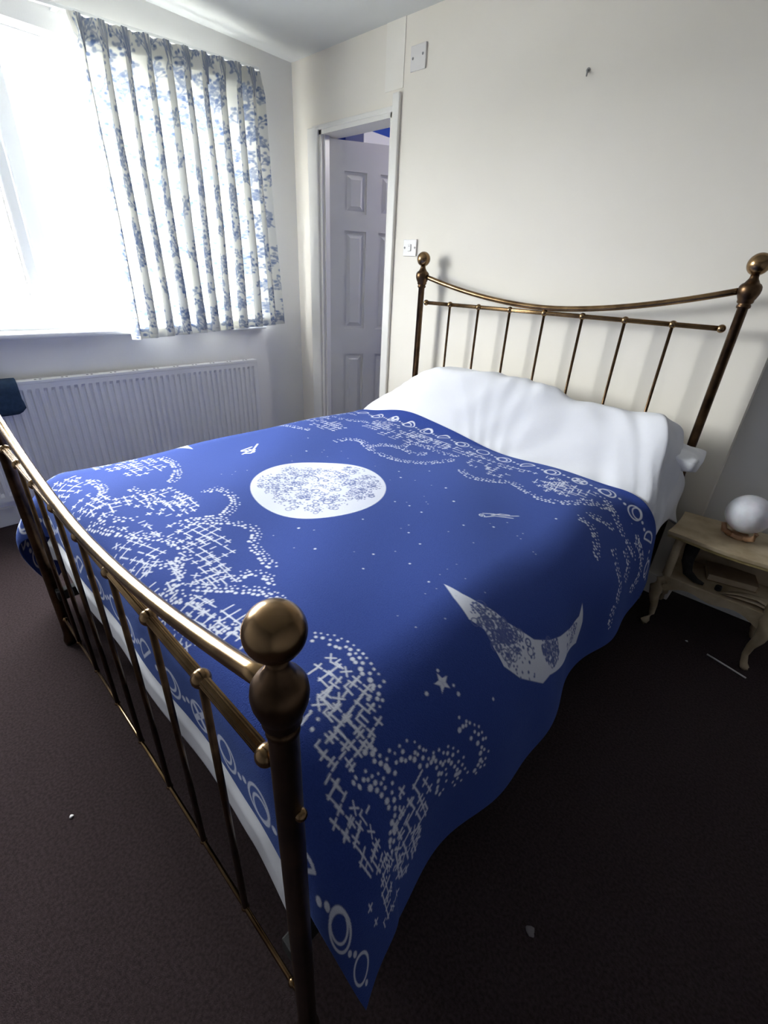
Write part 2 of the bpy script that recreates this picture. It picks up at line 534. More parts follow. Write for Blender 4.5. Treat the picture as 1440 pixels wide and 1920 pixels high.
# room beyond the door: blue walls, blue ceiling, a white boxed-in beam, an added unseen lamp
multi('wall_hall', [(-2.25, -2.15, 0.22, 2.2, 0, CZ), (-2.25, 0.7, 2.1, 2.2, 0, CZ), (0.6, 0.7, 0.22, 2.2, 0, CZ), (-2.25, 0.7, 0.221, 2.2, CZ - 0.02, CZ - 0.001)], 'hall_blue')
tag(box_obj('wall_box', (-2.15, -1.95, 0.685, 2.09, 2.20, 2.285), 'gloss', bev=0.006), 'white boxed-in beam on the blue wall seen above the open door', 'beam')
hl = thing('added_hall_lamp', 'added unseen ceiling lamp brightening the blue room beyond the door', 'lamp', (-0.7, 1.2, CZ - 0.021))  # lamp added out of view to light the hall and door
bm = bmesh.new(); lathe(bm, [(0, 0), (0.06, 0), (0.06, -0.02), (0, -0.02)]); done('base', bm, 'plastic', hl, smooth=False)
fill_light = bpy.data.lights.new('hall_fill', 'POINT'); fill_light.energy = 16; fill_light.shadow_soft_size = 0.08; fill_light.color = (1, 0.96, 0.92)
bo = bpy.data.objects.new('hall_fill', fill_light); COL.objects.link(bo); bo.parent = hl; bo.location = (0, 0, -0.12)

# ------------------------------------------------------------------ radiator
def radiator():
    y0, y1, z0, z1 = -2.02, -0.362, 0.165, 0.775
    xb, xf = FX0 + 0.035, FX0 + 0.085
    r = thing('radiator', 'long white panel radiator with vertical flutes under the window', 'radiator', (FX0, (y0 + y1) / 2, 0))
    off = Vector((-FX0, -(y0 + y1) / 2, 0))
    def put(o):
        o.location = off
        return o
    # fluted front panel, swept along y
    n = 45
    ys, xs = [], []
    pitch = (y1 - y0 - 0.05) / n
    ys.append(y0); xs.append(xf)
    for i in range(n):
        a = y0 + 0.025 + i * pitch
        for f_, d_ in ((0.0, 0), (0.32, 0), (0.46, 1), (0.80, 1), (0.94, 0)):
            ys.append(a + f_ * pitch); xs.append(xf - 0.011 * d_)
    ys.append(y1); xs.append(xf)
    zs = [z0, z0 + 0.030, z0 + 0.048, z1 - 0.055, z1 - 0.037, z1]
    wt = [0, 0, 1, 1, 0, 0]
    bm = bmesh.new()
    rows = [[bm.verts.new((xf - (xf - x) * w, y, z)) for x, y in zip(xs, ys)] for z, w in zip(zs, wt)]
    for a, b in zip(rows[:-1], rows[1:]):
        for i in range(len(ys) - 1):
            bm.faces.new((a[i], a[i + 1], b[i + 1], b[i]))
    put(done('front_panel', bm, 'radiator', r))
    put(box_obj('back_panel', (xb, xb + 0.02, y0, y1, z0, z1), 'radiator', r, 0.004))
    for ya, yb in ((y0 - 0.004, y0), (y1, y1 + 0.004)):
        put(box_obj('end_cap', (xb, xf + 0.001, ya, yb, z0 + 0.01, z1 + 0.004), 'radiator', r, 0.001))
    g = put(box_obj('top_grille', (xb, xf + 0.002, y0, y1, z1 - 0.012, z1 + 0.006), 'radiator', r, 0.003))
    k = 0
    yy = y1 - 0.085
    bm = bmesh.new()
    box(bm, -0.006, 0.006, -0.005, 0.005, 0, 0.0012)
    me = bpy.data.meshes.new('grille_slot'); bm.to_mesh(me); bm.free(); me.materials.append(M['slot'])
    while yy > y0 + 0.03:
        for s in (-0.011, 0.011):
            o = link('grille_slot', me, None, g, ((xb + xf) / 2 + 0.006, yy + s, z1 + 0.0055))
        yy -= 0.122
    bm = bmesh.new()
    tube(bm, [(xb + 0.02, y1 - 0.05, z0 + 0.02), (xb + 0.02, y1 - 0.05, 0.0)], 0.0075, 10)
    put(done('pipe', bm, 'radiator', r, smooth=True))
    for yb in (y0 + 0.25, y1 - 0.25):
        put(box_obj('wall_bracket', (FX0 + 0.0005, xb, yb - 0.02, yb + 0.02, z0 + 0.06, z1 - 0.06), 'radiator', r))
radiator()

# navy cloth over the radiator end
def navy_cloth():
    y0, y1 = -1.99, -1.765
    prof = [(-1.962, 0.70), (-1.962, 0.775), (-1.955, 0.789), (-1.935, 0.793), (-1.912, 0.790), (-1.903, 0.775), (-1.899, 0.74), (-1.897, 0.70), (-1.896, 0.655), (-1.897, 0.625)]
    bm = bmesh.new()
    rows = []
    nn = 12
    for k, (x, z) in enumerate(prof):
        row = []
        for i in range(nn + 1):
            t = i / nn
            y = y0 + (y1 - y0) * t
            yy = y + (0.0 if k < 7 else 0.004 * (k - 7))
            lift = 0.028 * max(0, (t - 0.80) / 0.20) ** 2 if k >= 8 else 0
            row.append(bm.verts.new((x + 0.003 * math.sin(9 * t + k), yy, z + lift)))
        rows.append(row)
    for a, b in zip(rows[:-1], rows[1:]):
        for i in range(nn):
            bm.faces.new((a[i], a[i + 1], b[i + 1], b[i]))
    o = done('hanging_cloth', bm, 'navy', None, smooth=True)
    md = o.modifiers.new('thick', 'SOLIDIFY'); md.thickness = 0.006; md.offset = 1
    tag(o, 'dark navy cloth folded over the end of the white radiator', 'cloth')
navy_cloth()

# ------------------------------------------------------------------ curtain
def curtain():
    y0, y1, zt, zb = -1.185, -0.20, 2.335, 0.985
    fab = 1.95                                   # flat cloth width in metres
    cv = Canvas(0, fab, zb, zt, 0.0036)
    r = np.random.default_rng(5)
    def leafy(u, v, ang, L, w):
        a = np.array([u, v]); pts = [a]
        for k in range(5):
            ang += r.normal(0, 0.25)
            a = a + np.array([math.cos(ang), math.sin(ang)]) * L / 5
            pts.append(a)
            for q in range(3):
                aa = ang + r.choice([-1, 1]) * r.uniform(0.5, 1.3); dd = r.uniform(0.012, 0.032)
                p = a + np.array([math.cos(aa), math.sin(aa)]) * dd
                cv.line([tuple(a), tuple(p)], 0.003, 0.6)
                cv.disc(p[0], p[1], r.uniform(0.005, 0.0085), r.uniform(0.55, 1.0), ru=r.uniform(0.005, 0.0085))
        cv.line([tuple(p) for p in pts], 0.0045, 0.8)
    for i in range(19):
        for j in range(14):
            u = (i + 0.5 * (j % 2)) * fab / 18 + r.normal(0, 0.012); v = zb + j * 0.10 + r.normal(0, 0.012)
            for q in range(2):
                leafy(u, v, PI / 2 + r.uniform(-0.8, 0.8), r.uniform(0.06, 0.11), 0.004)
    nu, nv = cv.m.shape
    s = cv.us / fab
    npl = 10
    z = cv.vs
    S, Z = np.meshgrid(s, z, indexing='ij')
    ph = S * npl * 2 * PI
    down = np.clip((zt - Z) / (zt - zb), 0, 1)
    # pleats: pinched and sharp near the heading, rounder and deeper below
    head = np.clip((zt - Z) / 0.10, 0, 1)
    saw = np.arcsin(0.94 * np.sin(ph)) / np.arcsin(0.94)
    amp = (0.014 + 0.022 * head + 0.018 * down) * (1 + 0.25 * np.sin(S * 17.0 + 1.0))
    x = -1.885 + amp * saw + 0.006 * np.sin(ph * 3 + 1.3) * (1 - 0.5 * head)
    lean = 0.026 + 0.012 * down
    y = y0 + (y1 - y0) * (S + 0.0) + lean * np.sin(ph + 1.2) * head + 0.004 * np.sin(5 * Z + 9 * S) + 0.05 * down * smooth((S - 0.75) / 0.25)
    x = x - 0.03 * smooth((S - 0.86) / 0.14)
    zz = Z + 0.006 * np.sin(ph) * (Z < zb + 0.02)
    zz = zz + 0.055 * (S - 0.55)
    P = np.stack([x, y, zz], -1)
    c = thing('curtain', 'short pleated curtain with blue leafy sprigs hanging over the window', 'curtain', (-1.9, (y0 + y1) / 2, zb))
    off = Vector((1.9, -(y0 + y1) / 2, -zb))
    o = grid_obj('curtain_panel', P, 'curtain', c, cv.m); o.location = off
    # turned-up hem and heading tape behind the panel
    k = int(0.055 / 0.0036)
    Q = P[::2, :k].copy(); Q[..., 0] -= 0.004
    h = grid_obj('hem', Q, 'curtain', c, cv.m[::2, :k]); h.location = off
    k = int(0.085 / 0.0036)
    Q = P[::2, -k:].copy(); Q[..., 0] -= 0.005
    h = grid_obj('heading_tape', Q, 'curtain', c, 0.15 * np.ones(Q.shape[:2])); h.location = off
    # pinch tucks of the heading
    for i in range(npl):
        sc_ = (i + 0.27) / npl
        yc = y0 + (y1 - y0) * sc_ + 0.01
        zq = zt + 0.055 * (sc_ - 0.55)
        xc = -1.895 + 0.034 - 0.03 * float(smooth((sc_ - 0.86) / 0.14))
        bm = bmesh.new()
        for dy in (-0.010, 0.0, 0.010):
            tube(bm, [(xc - 0.012, yc + dy, zq + 0.001), (xc - 0.004, yc + dy, zq - 0.04), (xc + 0.002, yc + dy * 0.4, zq - 0.09), (xc + 0.001, yc + dy * 0.5, zq - 0.13)], [0.0045, 0.006, 0.0045, 0.0015], 8)
        t = done('pinch_pleat', bm, 'curtain', c, smooth=True); t.location = off
        me = t.data
        a = me.attributes.new('print', 'FLOAT', 'POINT')
        a.data.foreach_set('value', [0.25 + 0.6 * random.random() for _ in me.vertices])
curtain()
tr = thing('curtain_track', 'thin white curtain track running along the wall above the window', 'curtain track', (FX0, -1.5, 2.302))
box_obj('rail', (0.05, 0.068, -1.25, 1.32, 0.0, 0.016), 'upvc', tr, 0.003)
tr.rotation_euler = (math.radians(3.0), 0, 0)
for yb in (-1.2, -0.4, 0.3, 1.2):
    box_obj('bracket', (0.0, 0.055, yb - 0.012, yb + 0.012, 0.004, 0.018), 'upvc', tr)

# ------------------------------------------------------------------ brass bed
PX, LY = 0.75, -2.02
SP, EK = 0.1811, 0.708
def post_mesh(zball, k):
    b = zball
    bm = bmesh.new()
    prof = [(0, 0.0), (0.024, 0.0), (0.026, 0.02), (0.020, 0.04), (0.019, 0.06), (0.019, b - 0.142), (0.0235, b - 0.138), (0.0235, b - 0.130),
            (0.020, b - 0.127), (0.027, b - 0.121), (0.027, b - 0.113), (0.031, b - 0.106), (0.0365, b - 0.092), (0.038, b - 0.080), (0.0365, b - 0.070),
            (0.031, b - 0.062), (0.024, b - 0.058), (0.0205, b - 0.052), (0.016, b - 0.046), (0.014, b - 0.040), (0.014, b - 0.034), (0, b - 0.034)]
    prof = [(r * (k if z > b - 0.141 else 0.9), z) for r, z in prof]
    lathe(bm, prof, seg=36)
    me = bpy.data.meshes.new('post'); bmesh.ops.recalc_face_normals(bm, faces=bm.faces); bm.to_mesh(me); bm.free()
    me.polygons.foreach_set('use_smooth', [True] * len(me.polygons))
    me.materials.append(M['brass_dark'])
    return me

def brass_bed():
    b = thing('brass_bed', 'antique brass bedstead with ball finials and thin vertical spindles', 'bed', (0, -1.0, 0))
    D = Vector((0, 1.0, 0))
    knob = sphere_mesh('knob', 0.0150, 'brass', 18)
    small = sphere_mesh('knob_small', 0.0085, 'brass', 14)
    ball_head = sphere_mesh('finial', 0.036, 'brass', 40)
    ball_foot = sphere_mesh('finial', 0.031, 'brass', 40)
    for y, zball, zmid, ztop, zlow in ((0.0, 1.438, 1.225, 1.247, 0.16), (LY, 1.036, 0.812, 0.828, 0.138)):
        pm = post_mesh(zball, 0.95 if y == 0 else 0.80)
        ball = ball_head if y == 0 else ball_foot
        for s in (-1, 1):
            p = link('post', pm, None, b, Vector((s * PX, y, 0)) + D)
            link('finial', ball, None, p, (0, 0, zball))
            link('knob', knob, None, p, (-s * (PX - EK), 0, zmid))
            link('knob', small, None, p, (-s * (PX - EK), 0, zlow))
            if y < -1:
                link('bolt_head', small, None, p, (s * 0.017, 0.004, zmid - 0.055))
        # bowed top rail
        pts = []
        zend = zball - 0.084
        for i in range(49):
            x = -0.725 + 1.45 * i / 48
            pts.append((x, y + 1.0, ztop + (zend - ztop) * abs(x / 0.725) ** 1.8))
        tube_obj('top_rail', pts, 0.0118, 'brass', b, 18)
        tube_obj('middle_rail', [(-EK, y + 1, zmid), (0, y + 1, zmid), (EK, y + 1, zmid)], 0.0088, 'brass', b, 48, flutes=12, depth=0.07)
        tube_obj('lower_rail', [(-PX, y + 1, zlow), (PX, y + 1, zlow)], 0.005, 'brass', b, 12)
        for i in range(1, 8):
            x = SP * (i - 4)
            sp = tube_obj('spindle', [(0, 0, zlow), (0, 0, zmid)], 0.0062, 'brass_dark', b, 14)
            sp.location = (x, y + 1, 0)
            link('knob', knob, None, sp, (0, 0, zmid))
            link('knob', small, None, sp, (0, 0, zlow))
    for s in (-1, 1):
        box_obj('side_rail', (s * 0.70 - 0.015, s * 0.70 + 0.015, LY + 1.0, 1.0, 0.235, 0.275), 'iron', b, 0.003)
    for y in (LY + 0.15, -0.03):
        box_obj('cross_rail', (-0.735, 0.735, y + 1 - 0.012, y + 1 + 0.012, 0.235, 0.275), 'iron', b, 0.003)
    for i in range(14):
        yy = LY + 1.12 + i * 0.139
        box_obj('slat', (-0.69, 0.69, yy, yy + 0.06, 0.2755, 0.291), 'cardboard', b)
brass_bed()

bm = bmesh.new()
box(bm, -0.69, 0.69, -1.885, -0.035, 0.292, 0.50, bev=0.05, seg=4)
tag(done('mattress', bm, 'mattress', smooth=True), 'mattress on the slats, coloured dark for the shade beneath the white duvet', 'mattress')

# ------------------------------------------------------------------ bedding surface
ZT = 0.632
UR0, UL, VF = 0.53, -0.81, -1.845
def prof(r, R, th):
    arc = R * th
    t = np.minimum(r, arc) / R
    e = np.maximum(r - arc, 0)
    return R * np.sin(t) + e * math.cos(th), R * (1 - np.cos(t)) + e * math.sin(th)

def bed_surface(u, v, off=0.0):
    """flat cloth coordinates (metres, bed axes) -> draped position"""
    hd = smooth((v + 0.52) / 0.26)
    UR = UR0 + 0.10 * hd
    ru = np.where(u > UR, u - UR, np.where(u < UL, UL - u, 0.0))
    sg = np.where(u > 0, 1.0, -1.0)
    rv = np.maximum(VF - v, 0)
    r = np.hypot(ru, rv) + 1e-9
    nx, ny = ru / r, rv / r
    hs, vs_ = prof(r, 0.26 - 0.10 * hd, math.radians(81))
    hl, vl = prof(r, 0.21, math.radians(82))
    hf, vf = prof(r, 0.105, math.radians(88))
    hs = np.where(sg > 0, hs, hl); vs_ = np.where(sg > 0, vs_, vl)
    wx, wy = nx ** 2, ny ** 2
    drop = wx * vs_ + wy * vf
    corner = np.clip(4 * wx * wy, 0, 1)
    drop = drop + 0.085 * corner * smooth((r - 0.25) / 0.3)
    hang = smooth(drop / 0.30)
    # soft folds on the hanging sides
    fold = 0.013 * np.sin(v * 8.5 + 0.6) + 0.009 * np.sin(v * 17.0 + 2.0) + 0.017 * np.exp(-((v + 1.27) / 0.10) ** 2) - 0.012 * np.exp(-((v + 1.07) / 0.09) ** 2)
    x = np.clip(u, UL, UR) + sg * (nx * (hs + off * smooth(r / 0.12)) + wx * fold * hang)
    ff = 0.006 * np.sin(u * 12 + 1.0) * wy * smooth(vf / 0.2)
    y = np.maximum(v, VF) - ny * (hf + off * smooth(r / 0.12)) - ff
    # the corner swings outward in one broad fold
    x = x + sg * corner * hang * 0.045
    y = y - corner * hang * np.where(sg > 0, 0.04, 0.12)
    y = np.maximum(y, -1.985 - 0.03 * smooth((x - 0.78) / 0.04) - 0.085 * smooth((-x - 0.80) / 0.06))
    # pillow hump under the head end
    hx = 0.90 + 0.12 * np.exp(-((x + 0.15) / 0.30) ** 2) + 0.03 * np.sin(x * 9 + 1) - 0.05 * np.exp(-((x - 0.27) / 0.07) ** 2)
    hx = hx * (1 - smooth((x - 0.66) / 0.26) * 0.75) * (1 - smooth((-x - 0.42) / 0.48) * 0.75)
    yc = -0.345 + 0.03 * np.sin(x * 4 + 0.5)
    hump = 0.315 * hx * smooth((y - yc + 0.02) / 0.225) * (1 - 0.40 * smooth((y + 0.105) / 0.10))
    dome = -0.018 * (np.maximum(x, 0) / 0.7) ** 2 + 0.012 * smooth(-x / 0.6) + 0.006 * np.sin(x * 7 + 1.2) * np.sin(y * 5.2 + 0.4) + 0.004 * np.sin(x * 13 + y * 9)
    z = ZT + dome + hump * (1 - smooth(drop / 0.55)) - drop + off * np.clip(1 - hang, 0, 1)
    return np.stack([x, y, np.maximum(z, 0.012)], -1)

# duvet
du = np.linspace(-1.25, 0.955, 420); dv = np.linspace(-2.225, -0.028, 430)
U, V = np.meshgrid(du, dv, indexing='ij')
U = np.where(U > 0, U * (0.735 + 0.265 * smooth((V + 0.75) / 0.35)), U * (0.70 + 0.30 * smooth((V + 0.75) / 0.35)))
P = bed_surface(U, V, -0.010)
P[..., 1] -= 0.024 * smooth((-2.13 - V) / 0.04)
k = smooth((V + 0.48) / 0.15)
wr = np.sin(44 * U + 7 * V + 4 * np.sin(7 * V + 1)) * smooth((U - 0.30) / 0.4) * 0.006 + 0.0030 * np.sin(23 * U - 38 * V + 4 * np.sin(5 * U) + 3 * np.sin(11 * V)) + 0.0016 * np.sin(49 * U + 43 * V + 5 * np.sin(9 * U) + 3 * np.sin(17 * V + 6 * U))
P[..., 2] += wr * k
P[..., 0] += k * wr * 1.2 * smooth((U - 0.5) / 0.2)
duvet = grid_obj('duvet', P, 'duvet')
md = duvet.modifiers.new('thick', 'SOLIDIFY'); md.thickness = 0.012; md.offset = -1
tag(duvet, 'white cotton duvet heaped over the pillows, showing beyond the blue blanket', 'duvet')

# blanket with its woven print
BU0, BU1, BV0, BV1 = -1.36, 1.03, -2.135, -0.335
H = 0.0023
cv = Canvas(BU0, BU1, BV0, BV1, H)
Uc, Vc = np.meshgrid(np.linspace(BU0, BU1, 500), np.linspace(BV0, BV1, 420), indexing='ij')
PP, DD = project(bed_surface(Uc, Vc, 0.006))
PF = PP.reshape(-1, 2); DF = DD.reshape(-1); UVF = np.stack([Uc.reshape(-1), Vc.reshape(-1)], -1)
def uv(px, py):
    """where on the flat cloth a photographed mark lies"""
    d = np.hypot(PF[:, 0] - px, PF[:, 1] - py)
    near = np.where(d < max(6.0, d.min() + 1.0))[0]
    near = near[DF[near] < DF[near].min() + 0.08]
    return UVF[near[np.argmin(d[near])]]
def uvs(l):
    return [tuple(uv(*p)) for p in l]

def blanket_print():
    r = np.random.default_rng(3)
    c = cv
    # --- moon phase icons along the two short hems
    kinds = 'XCcHCFCHC'
    def icon(u, v, kind, flip):
        R, t = (0.029, 0.0062) if flip > 0 else (0.036, 0.0078)
        if kind == 'H':
            a = [(u + R * 1.05 * math.cos(q), v + R * 1.05 * math.sin(q)) for q in np.linspace(0.25 * PI, 1.25 * PI, 14)]
            c.line(a + [a[0]], t)
        else:
            c.ring(u, v, R, t)
            if kind == 'C':
                c.ring(u - 0.010, v - 0.006 * flip, R * 0.80, t * 0.9)
            elif kind == 'c':
                c.ring(u + 0.009, v + 0.008 * flip, R * 0.78, t * 0.9)
            elif kind == 'X':
                for q in range(4):
                    an = PI / 4 + q * PI / 2
                    c.line([(u, v), (u + 0.026 * math.cos(an), v + 0.026 * math.sin(an))], 0.015)
                c.ring(u, v, 0.004, 0.003, 0.0)
    # --- hatched clusters
    def hatch(u, v, n, m_, s, t, ang, dens=0.8):
        ca, sa = math.cos(ang), math.sin(ang)
        def T(i, j):
            a, b = (i - (n - 1) / 2) * s, (j - (m_ - 1) / 2) * s
            return (u + a * ca - b * sa, v + a * sa + b * ca)
        for i in range(n):
            for j in range(m_):
                e = math.hypot((i - (n - 1) / 2) / (n / 2), (j - (m_ - 1) / 2) / (m_ / 2))
                if e > 1.08 or r.random() > dens * 0.76:
                    continue
                q = r.random()
                if e < 0.75 and q < 0.48:
                    if i + 1 < n: c.line([T(i - 0.15, j), T(i + 1.15, j)], t)
                    if j + 1 < m_: c.line([T(i, j - 0.15), T(i, j + 1.15)], t)
                elif q < 0.60:
                    c.line([T(i - 0.36, j), T(i + 0.36, j)], t); c.line([T(i, j - 0.36), T(i, j + 0.36)], t)
                elif q < 0.72:
                    c.line([T(i - 0.3, j - 0.3), T(i + 0.3, j + 0.3)], t * 0.9); c.line([T(i - 0.3, j + 0.3), T(i + 0.3, j - 0.3)], t * 0.9)
                elif q < 0.88:
                    c.line([T(i - 0.4, j), T(i + 0.4, j)], t)
                    if r.random() < 0.6: c.line([T(i - 0.4, j), T(i - 0.4, j + 0.45)], t * 0.9)
                else:
                    c.line([T(i, j - 0.35), T(i, j + 0.35)], t)
    A = 0.12
    for px, py, n, m_, s, dens in [
        (125, 915, 7, 6, .024, .95), (165, 945, 5, 5, .024, .9), (205, 945, 5, 5, .024, .85), (300, 938, 8, 7, .022, .85), (335, 950, 6, 5, .022, .8),
        (262, 875, 8, 6, .024, .8), (225, 872, 6, 5, .024, .8), (245, 1048, 8, 5, .025, .95), (282, 1085, 7, 5, .025, .9),
        (265, 995, 5, 3, .024, .7), (320, 1003, 5, 3, .024, .7), (372, 1000, 5, 5, .024, .9), (392, 1030, 5, 6, .024, .9), (380, 1068, 6, 5, .024, .9), (400, 1085, 4, 4, .024, .9),
        (350, 1155, 7, 5, .025, .9), (410, 1165, 7, 5, .025, .85), (450, 1195, 5, 4, .025, .9),
        (600, 1275, 5, 5, .024, .85), (625, 1310, 6, 6, .024, .8), (655, 1335, 5, 5, .024, .9), (625, 1375, 5, 4, .024, .9), (650, 1425, 4, 5, .024, .9),
        (640, 1520, 3, 3, .026, .7), (675, 1560, 5, 5, .024, .95), (690, 1600, 4, 3, .024, .9), (775, 1510, 5, 5, .022, .8), (772, 1565, 6, 5, .022, .9), (765, 1590, 5, 4, .022, .9), (735, 1650, 6, 5, .022, .95), (720, 1685, 6, 5, .022, .95),
        (655, 769, 8, 7, .026, 1.0), (585, 783, 7, 6, .024, .8), (610, 798, 7, 5, .024, .8), (632, 796, 6, 4, .024, .7),
        (715, 797, 8, 7, .022, .8), (745, 815, 9, 6, .022, .7), (775, 818, 8, 6, .022, .75), (805, 822, 7, 6, .022, .8), (822, 830, 6, 7, .022, .9), (835, 818, 5, 5, .022, .7),
        (872, 842, 8, 6, .024, .98), (905, 850, 7, 5, .024, .9), (935, 862, 7, 5, .023, .9), (965, 874, 7, 5, .023, .9), (1000, 880, 7, 4, .023, .85),
        (905, 872, 6, 5, .022, .55), (925, 885, 6, 4, .022, .5), (1065, 895, 6, 5, .026, .95), (1070, 915, 8, 6, .024, .85), (1050, 915, 6, 5, .024, .7), (1030, 905, 5, 5, .024, .7),
        (1185, 935, 6, 5, .024, .95), (1200, 970, 4, 5, .022, .8), (1212, 1005, 5, 7, .024, 1.0), (1225, 1010, 5, 6, .024, 1.0), (1222, 1070, 4, 5, .022, .7)]:
        q = uv(px, py)
        hatch(q[0], q[1], n, m_, s * 1.06, 0.0039, A + r.normal(0, 0.12), dens)
    # the side beyond the crest and hidden stretches carry the same clusters
    for u in np.arange(BU0 + 0.1, -0.80, 0.17):
        for v in (BV0 + 0.22, BV0 + 0.40, BV1 - 0.20, BV1 - 0.36):
            hatch(u + r.normal(0, 0.02), v + r.normal(0, 0.02), 6, 6, 0.025, 0.0042, r.normal(0, 0.2), 0.85)
    # --- dotted cloud outlines
    def dots(pix, rows=3, sp_=0.0135, rad=0.0040, raw=False):
        pts = np.array(pix if raw else uvs(pix))
        # smooth by Chaikin
        for _ in range(3):
            a, b = pts[:-1], pts[1:]
            mid = np.stack([0.75 * a + 0.25 * b, 0.25 * a + 0.75 * b], 1).reshape(-1, 2)
            pts = np.vstack([pts[:1], mid, pts[-1:]])
        seg = np.linalg.norm(np.diff(pts, axis=0), axis=1); L = np.concatenate([[0], np.cumsum(seg)])
        n = max(2, int(L[-1] / sp_))
        for k in range(n):
            s = (k + 0.5) * L[-1] / n
            i = min(np.searchsorted(L, s), len(pts) - 1); i = max(i, 1)
            f = (s - L[i - 1]) / max(seg[i - 1], 1e-9)
            p = pts[i - 1] * (1 - f) + pts[i] * f
            t = (pts[i] - pts[i - 1]) / max(seg[i - 1], 1e-9); nn = np.array([-t[1], t[0]])
            for w in range(rows):
                if r.random() < 0.16: continue
                o = (w - (rows - 1) / 2) * 0.0125 + r.normal(0, 0.002); along = (0.5 * (w % 2)) * sp_ + r.normal(0, 0.002)
                pp = p + nn * o + t * along
                c.disc(pp[0], pp[1], rad * (1.15 - 0.22 * w) * r.uniform(0.8, 1.2))
    for l in [
        [(380, 925), (405, 915), (430, 925), (445, 940), (430, 960), (415, 970), (345, 978), (330, 985)],
        [(350, 980), (410, 975), (470, 985), (485, 1005), (470, 1020), (490, 1035), (500, 1055), (515, 1062)],
        [(440, 1090), (455, 1074), (480, 1072), (510, 1085), (515, 1095)],
        [(360, 1100), (400, 1102), (450, 1105), (500, 1110), (540, 1130)],
        [(583, 1192), (620, 1196), (655, 1215), (685, 1245), (702, 1270), (715, 1290), (702, 1325)],
        [(665, 1390), (700, 1400), (725, 1418), (740, 1445)], [(745, 1415), (775, 1405), (795, 1428), (818, 1402), (832, 1460), (822, 1490)],
        [(655, 1455), (690, 1465), (725, 1475), (740, 1500), (742, 1550), (735, 1600), (715, 1650)],
        [(857, 1355), (890, 1370), (908, 1385), (908, 1410), (895, 1450)], [(835, 1410), (860, 1425), (872, 1450), (850, 1465)],
        [(290, 1065), (330, 1050), (345, 1062), (330, 1080), (345, 1100), (320, 1112)],
        [(165, 985), (190, 992), (230, 1002), (280, 1005), (320, 1012), (345, 1022), (345, 1045), (330, 1060)],
        [(300, 858), (328, 868), (335, 890), (320, 905)], [(170, 900), (200, 920), (180, 935)], [(245, 915), (275, 925), (290, 945)],
        [(400, 1175), (440, 1178), (480, 1190), (520, 1210)], [(190, 965), (215, 975), (255, 970)],
        [(570, 1330), (580, 1350), (590, 1370)], [(300, 1110), (330, 1125), (380, 1125)],
        [(625, 828), (650, 822), (680, 825), (690, 840), (710, 850), (740, 862), (780, 868), (820, 867), (850, 862)],
        [(690, 838), (720, 832), (760, 842), (775, 852), (800, 850)], [(755, 838), (770, 828), (800, 838), (830, 850), (860, 855)],
        [(863, 880), (880, 895), (910, 900), (960, 903), (985, 920), (1010, 935), (1060, 945), (1110, 942), (1150, 955)],
        [(520, 793), (550, 800), (580, 806)], [(600, 770), (640, 785), (690, 790), (720, 800)], [(560, 782), (600, 772)],
        [(1080, 968), (1110, 985), (1118, 1010), (1120, 1050)], [(1100, 965), (1130, 975), (1150, 990)],
        [(1150, 1025), (1155, 1060), (1165, 1100), (1150, 1140), (1140, 1180)], [(1130, 930), (1145, 950), (1165, 1000), (1190, 1050)],
        [(1190, 990), (1205, 1040), (1195, 1090), (1180, 1110)], [(1170, 1030), (1180, 1060), (1172, 1090)]]:
        dots(l)
    for v0_, s in ((BV0 + 0.48, 1), (BV1 - 0.45, -1)):
        pts = [(u, v0_ + 0.05 * math.sin(u * 21) * s) for u in np.arange(BU0 + 0.03, -0.85, 0.04)]
        dots(pts, raw=True)
    c.m[:, c.vs > BV1 - 0.105] = 0; c.m[:, c.vs < BV0 + 0.105] = 0
    ua, ub = uv(743, 781)[0], uv(1102, 882)[0]
    sp = (ub - ua) / 9
    k = math.ceil((BU0 + 0.04 - ua) / sp)
    while ua + k * sp < BU1 - 0.03:
        u = ua + k * sp; v = BV1 - 0.058
        icon(u, v, kinds[k % 9], 1)
        for s in (-1, 1):
            c.disc(u + s * sp * 0.40, v + 0.004 * s, 0.0060)
        k += 1
    fx = uv(371, 1326); fc = uv(444, 1420)
    spf = 0.125
    vf = BV0 + 0.058
    k = math.ceil((BU0 + 0.04 - fx[0]) / spf)
    while fx[0] + k * spf < BU1 - 0.03:
        u = fx[0] + k * spf
        icon(u, vf, kinds[k % 9], -1)
        for s in (-1, 1):
            c.disc(u + s * spf * 0.42, vf - 0.006 * s, 0.0080)
        k += 1
    # --- moons
    mc = uv(600, 912)
    e = [uv(485, 915), uv(735, 912), uv(610, 865), uv(612, 967)]
    R = float(np.mean([np.linalg.norm(q - mc) for q in e]))
    pts = [(mc[0] + R * math.cos(q), mc[1] + R * math.sin(q)) for q in np.linspace(0, 2 * PI, 64, endpoint=False)]
    c.poly(pts)
    def crater_noise(cu, cv_, n, R0, spread=1.0, inside=None, big=1.0):
        for _ in range(n):
            a = r.uniform(0, 2 * PI); q = R0 * math.sqrt(r.random()) * spread
            p = (cu + q * math.cos(a), cv_ + q * math.sin(a))
            if inside is not None and not inside(p): continue
            if r.random() < 0.14: c.ring(p[0], p[1], r.uniform(0.006, 0.013) * big, 0.0028, 0.12)
            else: c.disc(p[0], p[1], r.uniform(0.0016, 0.0042) * big, 0.10, ru=r.uniform(0.0016, 0.005) * big)
    def inmoon(p): return math.hypot(p[0] - mc[0], p[1] - mc[1]) < R * 0.93
    for px, py, n, rr in [(520, 905, 170, .075), (545, 930, 130, .07), (690, 905, 190, .07), (675, 925, 120, .05), (600, 900, 200, .11), (600, 940, 100, .09), (555, 885, 80, .06), (665, 880, 60, .05), (600, 912, 220, .2)]:
        q = uv(px, py); crater_noise(q[0], q[1], n, rr, inside=inmoon, big=0.8)
